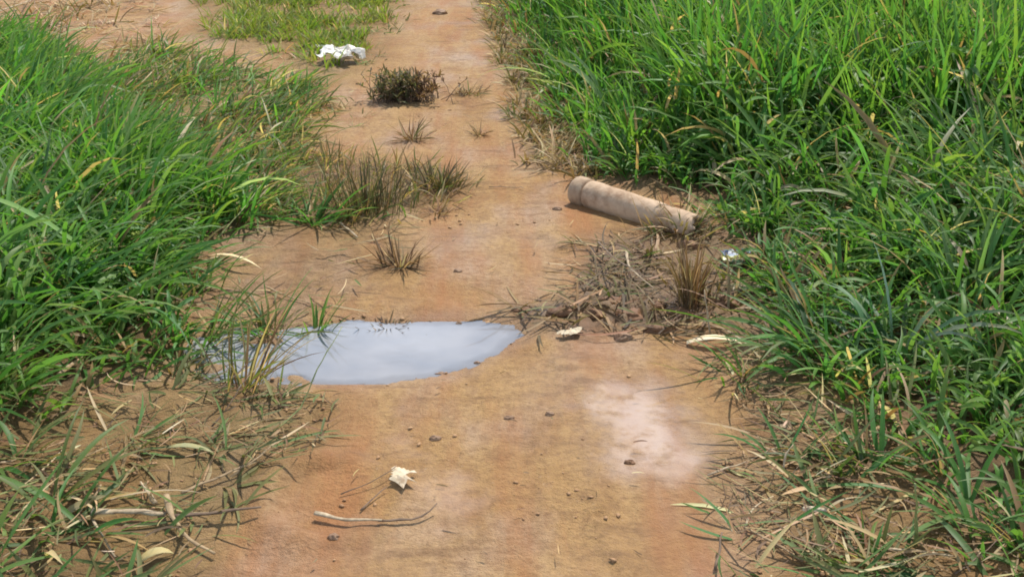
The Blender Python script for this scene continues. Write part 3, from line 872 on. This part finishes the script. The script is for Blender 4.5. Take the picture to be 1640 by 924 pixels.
plant('grass_tussock', 'green and olive tuft in the straw at the lower right', 'grass tuft', 1385, 755, 46, (.06, .18), (.006, .012), (.4, 1.3), (.2, .9), .06, BLUEGREENS + OLIVES, None, 0, .2)


plant('dry_weed', 'straw coloured weed tuft growing over the broken end of the log', 'weed', 1090, 374, 130, (.06, .20), (.004, .009), (.2, 1.2), (.2, .9), .06, OLIVES + TANS + BROWNS, group=GW, mat=M_DRY, xs=1.4)
# --- the log
def log():
    rad = .058
    a = np.array([*G(925, 304, .055), 0]); b = np.array([*G(1120, 362, .045), 0])
    a[2] = gz(a[0], a[1]) + rad * .80
    b[2] = gz(b[0], b[1]) + rad * .35
    ax = b - a
    L = np.linalg.norm(ax)
    ax /= L
    sd = np.cross(ax, [0, 0, 1.0]); sd /= np.linalg.norm(sd)
    up = np.cross(sd, ax)
    root = empty('log', (a[0], a[1], gz(a[0], a[1])))
    tag(root, 'pale tan log half sunk in mud at the edge of the path against the grass', 'log')
    S = 40

    def lathe(prof, seed, notch=None):
        V, Fq = [], []
        an = np.linspace(0, 2 * np.pi, S, endpoint=False)
        for i, (t, r) in enumerate(prof):
            rr = r * (1 + .015 * perlin(np.cos(an) * 1.3 + seed, np.sin(an) * 1.3 + t * 6) + .015 * perlin(np.cos(an) * 4 + seed, np.sin(an) * 4 + t * 18))
            tt = np.full(S, t)
            if notch is not None:
                tt = notch(t, an)
            for j in range(S):
                V.append(a + ax * tt[j] + rr[j] * (math.cos(an[j]) * sd + math.sin(an[j]) * up))
        for i in range(len(prof) - 1):
            for j in range(S):
                k = (j + 1) % S
                Fq.append((i * S + j, i * S + k, (i + 1) * S + k, (i + 1) * S + j))
        return np.array(V), Fq
    # shaft: full round, thinning a little to the ragged right end that sinks into the mud
    jag = np.random.default_rng(4).normal(0, .008, S) + .012 * np.sin(np.linspace(0, 6.28, S) * 3)
    far = L * .985

    def notch(t, an):
        return t + jag * smooth(.75 * far, far, t)
    prof = [(.062, rad * .72), (.066, rad * .95)] + [(.075 + (far - .075) * i / 26, rad * (1.0 - .12 * (i / 26) ** 2 + .02 * math.sin(i * .9))) for i in range(27)] + \
           [(far, rad * .72), (far * .985, rad * .62)]
    V, Fq = lathe(prof, 3.3, notch)
    Fq.append(tuple(range((len(prof) - 1) * S, len(prof) * S)))
    mesh_obj('shaft', V, Fq, M_BARK, parent=root)
    prof = [(.03, 0.004), (.028, rad * .6), (.012, rad * .82), (.0, rad * .90), (-.004, rad * .99), (.004, rad * 1.05), (.03, rad * 1.07), (.05, rad * 1.05), (.056, rad * .97), (.060, rad * .73)]
    V, Fq = lathe(prof, 8.1)
    mesh_obj('end_collar', V, Fq, M_RING, parent=root)


log()

# --- litter that one can point at
crumple('plastic_bag', 'crumpled white plastic bag lying on the far left edge of the path', 'plastic bag', 546, 102, .30, .30, .105, M_PLASTIC, 5, rz=-.3, res=18, freq=4)
crumple('plastic_scrap', 'tiny white scrap on the turf just behind the plastic bag', 'scrap', 512, 82, .07, .07, .035, M_PLASTIC, 9, res=9)
crumple('torn_scrap', 'torn cream scrap lying on the mud at the end of a thin twig', 'scrap', 641, 770, .095, .15, .02, M_PAPER, 77, rz=.75, res=13, freq=3, jag=.05, shape=lambda u, v: v < .75 - .9 * abs(u) and not (u > .15 and v < -.45))
crumple('torn_scrap', 'cream torn scrap at the right tip of the puddle', 'scrap', 914, 541, .10, .08, .02, M_PAPER, 33, rz=.2, res=12, freq=3, jag=.08, shape=lambda u, v: u * u + v * v < 1.1 and not (u < 0 and v > .45))
crumple('torn_scrap', 'small whitish curled scrap in the straw above the crossed sticks', 'scrap', 1302, 833, .07, .04, .02, M_PAPER, 41, rz=-.5, res=10, shape=lambda u, v: v > -.4)
crumple('wrapper', 'muddy blue and yellow wrapper half hidden behind the dead grass tussock', 'wrapper', 1182, 425, .15, .18, .035, M_WRAP, 13, res=12)
crumple('torn_scrap', 'pinkish pale husk beside the right grass under the wrapper', 'scrap', 1195, 478, .10, .09, .025, M_PAPER, 57, rz=.3, res=11)


def leaf_blade(name, label, px0, py0, px1, py1, wd, tint, arch=.02, cat='leaf', mat=None, roll=0.0):
    x0, y0 = G(px0, py0); x1, y1 = G(px1, py1)
    L = math.hypot(x1 - x0, y1 - y0)
    f = lambda v: np.array([v], float)
    b = math.atan2(arch * 4, L)
    V, Fq, T = blades(f(x0), f(y0), f(L * 1.03), f(wd), f(math.atan2(y1 - y0, x1 - x0)), f(R(90) - b), f(2 * b), f(0.0), np.array([tint]), lift=f(.006), clear=.006, roll=f(roll))
    o = mesh_obj(name, V, Fq, mat or M_DRY, (x0, y0, gz(x0, y0)), tint=T)
    o.modifiers.new('thickness', 'SOLIDIFY').thickness = .001
    return tag(o, label, cat)


leaf_blade('dead_leaf', 'cream curved dead leaf lying at the right edge of the wet mud', 1100, 556, 1190, 562, .035, (.80, .68, .50), .02)
leaf_blade('dead_leaf', 'pale straw leaf bent over bare mud left of the spiky tuft', 325, 420, 420, 443, .02, (.66, .54, .34), .03)
leaf_blade('dead_leaf', 'short greenish dead leaf at the bottom left below the curved stick', 225, 910, 285, 898, .03, (.42, .36, .18), .02)
leaf_blade('dead_leaf', 'flat grey-green broad leaf lying in the lower left mud', 270, 728, 345, 740, .022, (.30, .30, .16), .012)
leaf_blade('grass_leaf', 'long pale green leaf jutting from the left grass over the mud', 190, 545, 285, 452, .024, (.20, .30, .09), .09, mat=M_LEAF)
leaf_blade('grass_leaf', 'whitish green leaf lying flat in front of the left grass', 212, 523, 305, 515, .026, (.36, .38, .22), .04, mat=M_LEAF)
leaf_blade('grass_leaf', 'pale leaf lying flat across the right grass below the grey-green tussock', 1465, 510, 1530, 495, .035, (.45, .48, .32), .06, mat=M_LEAF)
leaf_blade('grass_leaf', 'yellowish straight leaf pointing out of the right grass toward the husk', 1345, 440, 1255, 440, .02, (.42, .40, .2), .04, mat=M_LEAF)

ST = 'twig'
stick(ST, 'thick bleached stem lying level across the lower left mud', 'stick', [(150, 835, .006), (210, 832, .008), (268, 838, .006)], .017, .013, M_TWIG_PALE)
stick(ST, 'curved tan stem bending down from the end of the bleached stem', 'stick', [(268, 805, .03), (278, 845, .015), (300, 872, .006), (345, 896, .004)], .012, .006, M_TWIG_TAN)
stick(ST, 'short grey stem slanting down under the left end of the bleached stem', 'stick', [(150, 842, .01), (168, 875, .006), (186, 902, .004)], .006, .0045, M_TWIG_PALE)
stick(ST, 'stubby tan stem leaning up from the left end of the bleached stem', 'stick', [(140, 822, .006), (152, 803, .012), (163, 784, .02)], .0075, .005, M_TWIG_TAN)
stick(ST, 'stubby stem with a dark side standing above the bleached stem', 'stick', [(250, 815, .004), (238, 796, .016), (226, 778, .03)], .0075, .005, M_TWIG_PALE)
stick(ST, 'thin dark stem lying to the right of the bleached stem', 'stick', [(275, 840, .012), (330, 831, .016), (420, 832, .012)], .010, .006, M_TWIG_DARK)
stick(ST, 'long knobbly yellowish stem running up the lower left toward the puddle', 'stick', [(292, 800, .01), (345, 778, .012), (400, 753, .014), (450, 715, .02)], .007, .004, M_TWIG_TAN)
stick(ST, 'pale straight stem lying under the torn cream scrap', 'stick', [(505, 829, .01), (545, 840, .006), (612, 846, .004)], .0095, .006, M_TWIG_PALE)
stick(ST, 'dark crooked twig continuing the pale stem to the right', 'stick', [(606, 845, .004), (650, 842, .005), (678, 834, .006), (700, 812, .02)], .006, .003, M_TWIG_DARK)
stick(ST, 'thin straight twig with its tip touching the torn cream scrap', 'stick', [(546, 796, .004), (590, 780, .012), (634, 755, .02)], .0032, .002, M_TWIG_DARK)
stick(ST, 'short dark twig pointing at the torn cream scrap from below', 'stick', [(578, 822, .003), (604, 798, .006), (620, 786, .01)], .004, .0025, M_TWIG_DARK)
stick('stalk', 'tall slender dark stalk leaning across the near edge of the puddle', 'stalk', [(432, 705, .003), (484, 655, .05), (505, 600, .13), (548, 525, .22)], .0042, .002, M_TWIG_GREEN)
stick('stalk', 'dark stalk leaning over the weedy left end of the puddle', 'stalk', [(340, 688, .003), (370, 655, .03), (402, 598, .10)], .0045, .0025, M_TWIG_DARK)
stick('reed', 'thin reed slanting over the left end of the puddle', 'stalk', [(345, 632, .003), (385, 590, .05), (440, 520, .12)], .004, .002, M_TWIG_DARK)
stick('reed', 'pale reed slanting through the left end of the puddle', 'stalk', [(378, 625, .003), (405, 590, .04), (440, 560, .06)], .0038, .002, M_TWIG_PALE)
stick('stalk', 'yellow-green stalk rising diagonally from the bare patch by the left grass', 'stalk', [(345, 392, .005), (385, 345, .08), (430, 285, .16)], .006, .003, M_TWIG_GREEN)
stick(ST, 'reddish stem lying on the mud above the left end of the puddle', 'stick', [(425, 462, .004), (470, 482, .006), (505, 492, .008)], .0055, .004, M_TWIG_TAN)
stick(ST, 'two-toned short stem lying below the upright olive stalks', 'stick', [(545, 362, .004), (560, 374, .006), (573, 385, .004)], .007, .006, M_TWIG_PALE)
stick(ST, 'thin brown twig lying alone on the bare path left of the log', 'stick', [(783, 303, .003), (808, 303, .004), (832, 304, .003)], .005, .004, M_TWIG_DARK)
stick(ST, 'arched dark stem curving down to the dead grass tussock', 'stick', [(958, 392, .02), (985, 420, .09), (1030, 445, .10), (1085, 488, .006)], .0055, .004, M_TWIG_DARK)
stick(ST, 'pale arched stem left of the dead grass tussock', 'stick', [(1003, 408, .02), (1008, 436, .05), (1035, 458, .04), (1062, 480, .005)], .007, .004, M_TWIG_PALE)
stick(ST, 'short tan stem standing bent at the left end of the arched stems', 'stick', [(958, 452, .003), (955, 425, .05), (945, 400, .10)], .0055, .003, M_TWIG_TAN)
stick('stalk', 'pale stalk standing from the mud right of the dead grass tussock', 'stalk', [(1138, 545, .003), (1132, 510, .07), (1128, 470, .15)], .0055, .004, M_TWIG_PALE)
stick(ST, 'dead pale stem lying level toward the right grass above the husk', 'stick', [(1130, 457, .006), (1185, 456, .01), (1245, 452, .02)], .005, .004, M_TWIG_PALE)
stick(ST, 'tan stick running down to the right at the bottom edge', 'stick', [(1192, 850, .006), (1235, 872, .008), (1285, 905, .004)], .0058, .0045, M_TWIG_TAN)
stick(ST, 'kinked pale stem rising from the top of the crossed sticks', 'stick', [(1193, 850, .004), (1203, 818, .012), (1238, 800, .006)], .005, .003, M_TWIG_PALE)
stick(ST, 'dark upright stem at the left of the crossed sticks', 'stick', [(1145, 918, .004), (1153, 885, .02), (1156, 858, .035)], .0048, .0035, M_TWIG_DARK)
stick(ST, 'crooked pale twig lying right of the wet sheen', 'stick', [(1133, 766, .004), (1165, 753, .008), (1190, 748, .005), (1215, 735, .01), (1245, 722, .006)], .0042, .003, M_TWIG_PALE)
stick(ST, 'forked-looking pale stem standing in the straw right of the wet sheen', 'stick', [(1253, 770, .003), (1254, 740, .04), (1270, 718, .07)], .0045, .003, M_TWIG_PALE)
stick(ST, 'bent straw making a small peak on the lower right mud', 'stick', [(1296, 788, .003), (1320, 764, .03), (1346, 784, .003)], .004, .003, M_TWIG_TAN)
stick(ST, 'pale level stick at the bottom right edge', 'stick', [(1418, 887, .006), (1465, 889, .008), (1525, 899, .006)], .006, .005, M_TWIG_PALE)
stick(ST, 'thin dark twig at the bottom right corner pointing up to the grass', 'stick', [(1528, 925, .004), (1570, 895, .02), (1605, 865, .04)], .0038, .002, M_TWIG_DARK)
stick('stalk', 'upright green stem standing at the lower right between straw and grass', 'stalk', [(1463, 885, .003), (1466, 840, .08), (1464, 785, .17)], .007, .005, M_TWIG_GREEN)
stick(ST, 'whitish stem slanting in the far upper left corner', 'stick', [(-10, 25, .01), (30, 12, .03), (75, -5, .03)], .012, .008, M_TWIG_PALE)

GC = 'mud clods beside the puddle'
lump('mud_clod', 'largest dark mud clod in the trodden heap right of the puddle', 'mud clod', 1008, 510, .05, .04, .026, M_CLOD, 1, GC)
lump('mud_clod', 'rounded clod on the right of the trodden heap near the dead tussock', 'mud clod', 1048, 496, .04, .03, .024, M_CLOD, 2, GC)
lump('mud_clod', 'long low clod at the back of the trodden heap', 'mud clod', 975, 486, .055, .03, .018, M_CLOD, 3, GC)
lump('mud_clod', 'left clod of the trodden heap closest to the puddle tip', 'mud clod', 952, 512, .035, .025, .018, M_CLOD, 4, GC)
lump('mud_clod', 'dark separate clod in front of the trodden heap', 'mud clod', 998, 543, .03, .025, .02, M_STONE, 5, GC)
lump('mud_clod', 'low clod with straw on it between the heap and the pale leaf', 'mud clod', 1055, 532, .055, .03, .022, M_CLOD, 6, GC)
lump('mud_clod', 'flat clod on the bank just above the puddle tip', 'mud clod', 838, 496, .04, .022, .012, M_CLOD, 7, GC)
lump('mud_clod', 'broad dark clod half way between the puddle tip and the trodden heap', 'mud clod', 905, 508, .06, .03, .016, M_CLOD, 61, GC)
lump('mud_clod', 'dark lump pressed against the foot of the dead grass tussock', 'mud clod', 1088, 508, .05, .035, .022, M_CLOD, 62, GC)
lump('mud_clod', 'dark lump right of the dead grass tussock under the husk', 'mud clod', 1165, 495, .05, .035, .02, M_CLOD, 63, GC)
lump('mud_clod', 'dark wedge of mud by the broken straw below the sunken end of the log', 'mud clod', 1105, 398, .05, .035, .024, M_CLOD, 64, GC)
lump('stone', 'dark brown stone lying on the far end of the path', 'stone', 705, 24, .06, .05, .035, M_STONE, 8)
GS = 'small stones on the mud'
lump('stone', 'dark pebble on the near rim of the puddle toward its tip', 'stone', 764, 575, .012, .010, .010, M_STONE, 9, GS)
lump('stone', 'pair-sized dark crumb on the near rim below the puddle middle', 'stone', 706, 592, .020, .010, .008, M_STONE, 10, GS)
lump('stone', 'dark pebble at the far rim of the puddle', 'stone', 735, 512, .012, .010, .010, M_STONE, 11, GS)
lump('stone', 'pebble on bare mud below the puddle middle', 'stone', 816, 672, .016, .010, .008, M_STONE, 12, GS)
lump('stone', 'pebble on bare mud left of the wet sheen', 'stone', 880, 667, .013, .010, .009, M_STONE, 13, GS)
lump('stone', 'brown crumb with a raised edge above the torn cream scrap', 'stone', 697, 706, .016, .012, .010, M_STONE, 14, GS)
lump('stone', 'pebble in the near edge of the wet sheen', 'stone', 1008, 744, .014, .010, .008, M_CLOD, 15, GS)
lump('stone', 'dark crumb on the mud above the puddle near the spiky tuft', 'stone', 733, 437, .016, .012, .009, M_STONE, 16, GS)
lump('stone', 'dark round pebble under the pale stem by the torn scrap', 'stone', 535, 868, .013, .010, .010, M_STONE, 17, GS)
lump('stone', 'small dark stone on the path below the left end of the log', 'stone', 892, 342, .02, .015, .012, M_STONE, 18, GS)

# crumbs of mud too many to count
edge_ = np.concatenate([P_PUDDLE[i] + (P_PUDDLE[(i + 1) % len(P_PUDDLE)] - P_PUDDLE[i]) * rng.uniform(0, 1, (6, 1)) for i in range(len(P_PUDDLE))])
pc = [edge_ + rng.normal(0, .012, edge_.shape)]
for poly, n in ((P_PATHLOW, 80), (P_PATH, 160), (P_TANGLE, 500), (P_LOWRIGHT, 400), (P_LOWLEFT, 400)):
    q, _ = sample(poly, 1500, lambda x, y: np.clip(.1 + 2.2 * fbm(x * 3.3 + 12, y * 2.6, 3), .02, 1) * smooth(-.02, .12, sdist(x, y, P_SHEEN)))
    pc.append(q[rng.permutation(len(q))[:n]])
pc = np.concatenate(pc)
pc = pc[sdist(pc[:, 0], pc[:, 1], P_PUDDLE) > -.004]
oct_v = np.array([(1, 0, 0), (0, 1, 0), (-1, 0, 0), (0, -1, 0), (.6, .5, .7), (-.5, .6, .7), (-.6, -.5, .75), (.5, -.6, .7), (0, 0, -.6)])
oct_f = [(4, 5, 6, 7), (0, 1, 5, 4), (1, 2, 6, 5), (2, 3, 7, 6), (3, 0, 4, 7), (0, 3, 8, 1), (1, 8, 3, 2)]
V, Fq = [], []
for i, (x, y) in enumerate(pc):
    r = .0010 + .006 * rng.uniform() ** 3.5
    a = rng.uniform(0, 6.28)
    v = oct_v * (1 + rng.normal(0, .2, (9, 3))) * [r * rng.uniform(1, 1.8), r, r * .8]
    v = np.stack([v[:, 0] * math.cos(a) - v[:, 1] * math.sin(a), v[:, 0] * math.sin(a) + v[:, 1] * math.cos(a), v[:, 2]], 1) + [x, y, gz(x, y) + r * .3]
    Fq += [tuple(k + 9 * i for k in f) for f in oct_f]
    V.append(v)
M_GRIT = plain_material('soil_grit', (.22, .11, .045), (.40, .235, .115), 9, .85, .2)
tag(mesh_obj('mud_crumbs', np.concatenate(V), Fq, M_GRIT), 'small mud crumbs strewn over the path', 'mud crumbs', kind='stuff')

# ------------------------------------------------------------------ light
SUN_EL, SUN_AZ = R(58), R(28)          # azimuth from +Y towards +X
sun_d = bpy.data.lights.new('sun', 'SUN')
sun_d.energy = 5.0
sun_d.angle = R(.6)
sun_d.color = (1.0, .955, .88)
sun = bpy.data.objects.new('sun', sun_d)
to_sun = Vector((math.cos(SUN_EL) * math.sin(SUN_AZ), math.cos(SUN_EL) * math.cos(SUN_AZ), math.sin(SUN_EL)))
sun.rotation_euler = to_sun.to_track_quat('Z', 'Y').to_euler()
sun.location = (3, 6, 10)
col.objects.link(sun)

world = bpy.data.worlds.new('World')
scene.world = world
world.use_nodes = True
nt = world.node_tree
bg = nt.nodes['Background']
sky = N(nt, 'ShaderNodeTexSky', sky_type='NISHITA', sun_disc=False, sun_elevation=SUN_EL, sun_rotation=SUN_AZ, altitude=200, dust_density=2.0)
tc = N(nt, 'ShaderNodeTexCoord')
mp = N(nt, 'ShaderNodeMapping')
mp.inputs['Scale'].default_value = (1, 1, 2.2)
nt.links.new(tc.outputs['Generated'], mp.inputs[0])
cl = ramp(nt, noise(nt, mp.outputs[0], 2.1, 6, .55), [(.36, 0.0), (.60, .82)])
sx = N(nt, 'ShaderNodeSeparateXYZ')
nt.links.new(tc.outputs['Generated'], sx.inputs[0])
band = ramp(nt, sx.outputs[2], [(0.0, 1.0), (.58, 1.0), (.72, .12), (1.0, .05)])
c = mix(nt, mathn(nt, 'MULTIPLY', cl, band), sky.outputs[0], (29, 36, 46))
nt.links.new(c, bg.inputs[0])
bg.inputs[1].default_value = .06

# ------------------------------------------------------------------ render settings
scene.render.engine = 'CYCLES'
scene.cycles.max_bounces = 6
scene.cycles.transparent_max_bounces = 6
scene.cycles.filter_width = 1.8
scene.view_settings.view_transform = 'Standard'
scene.view_settings.look = 'None'
scene.view_settings.exposure = 0.25
scene.view_settings.gamma = 1.0
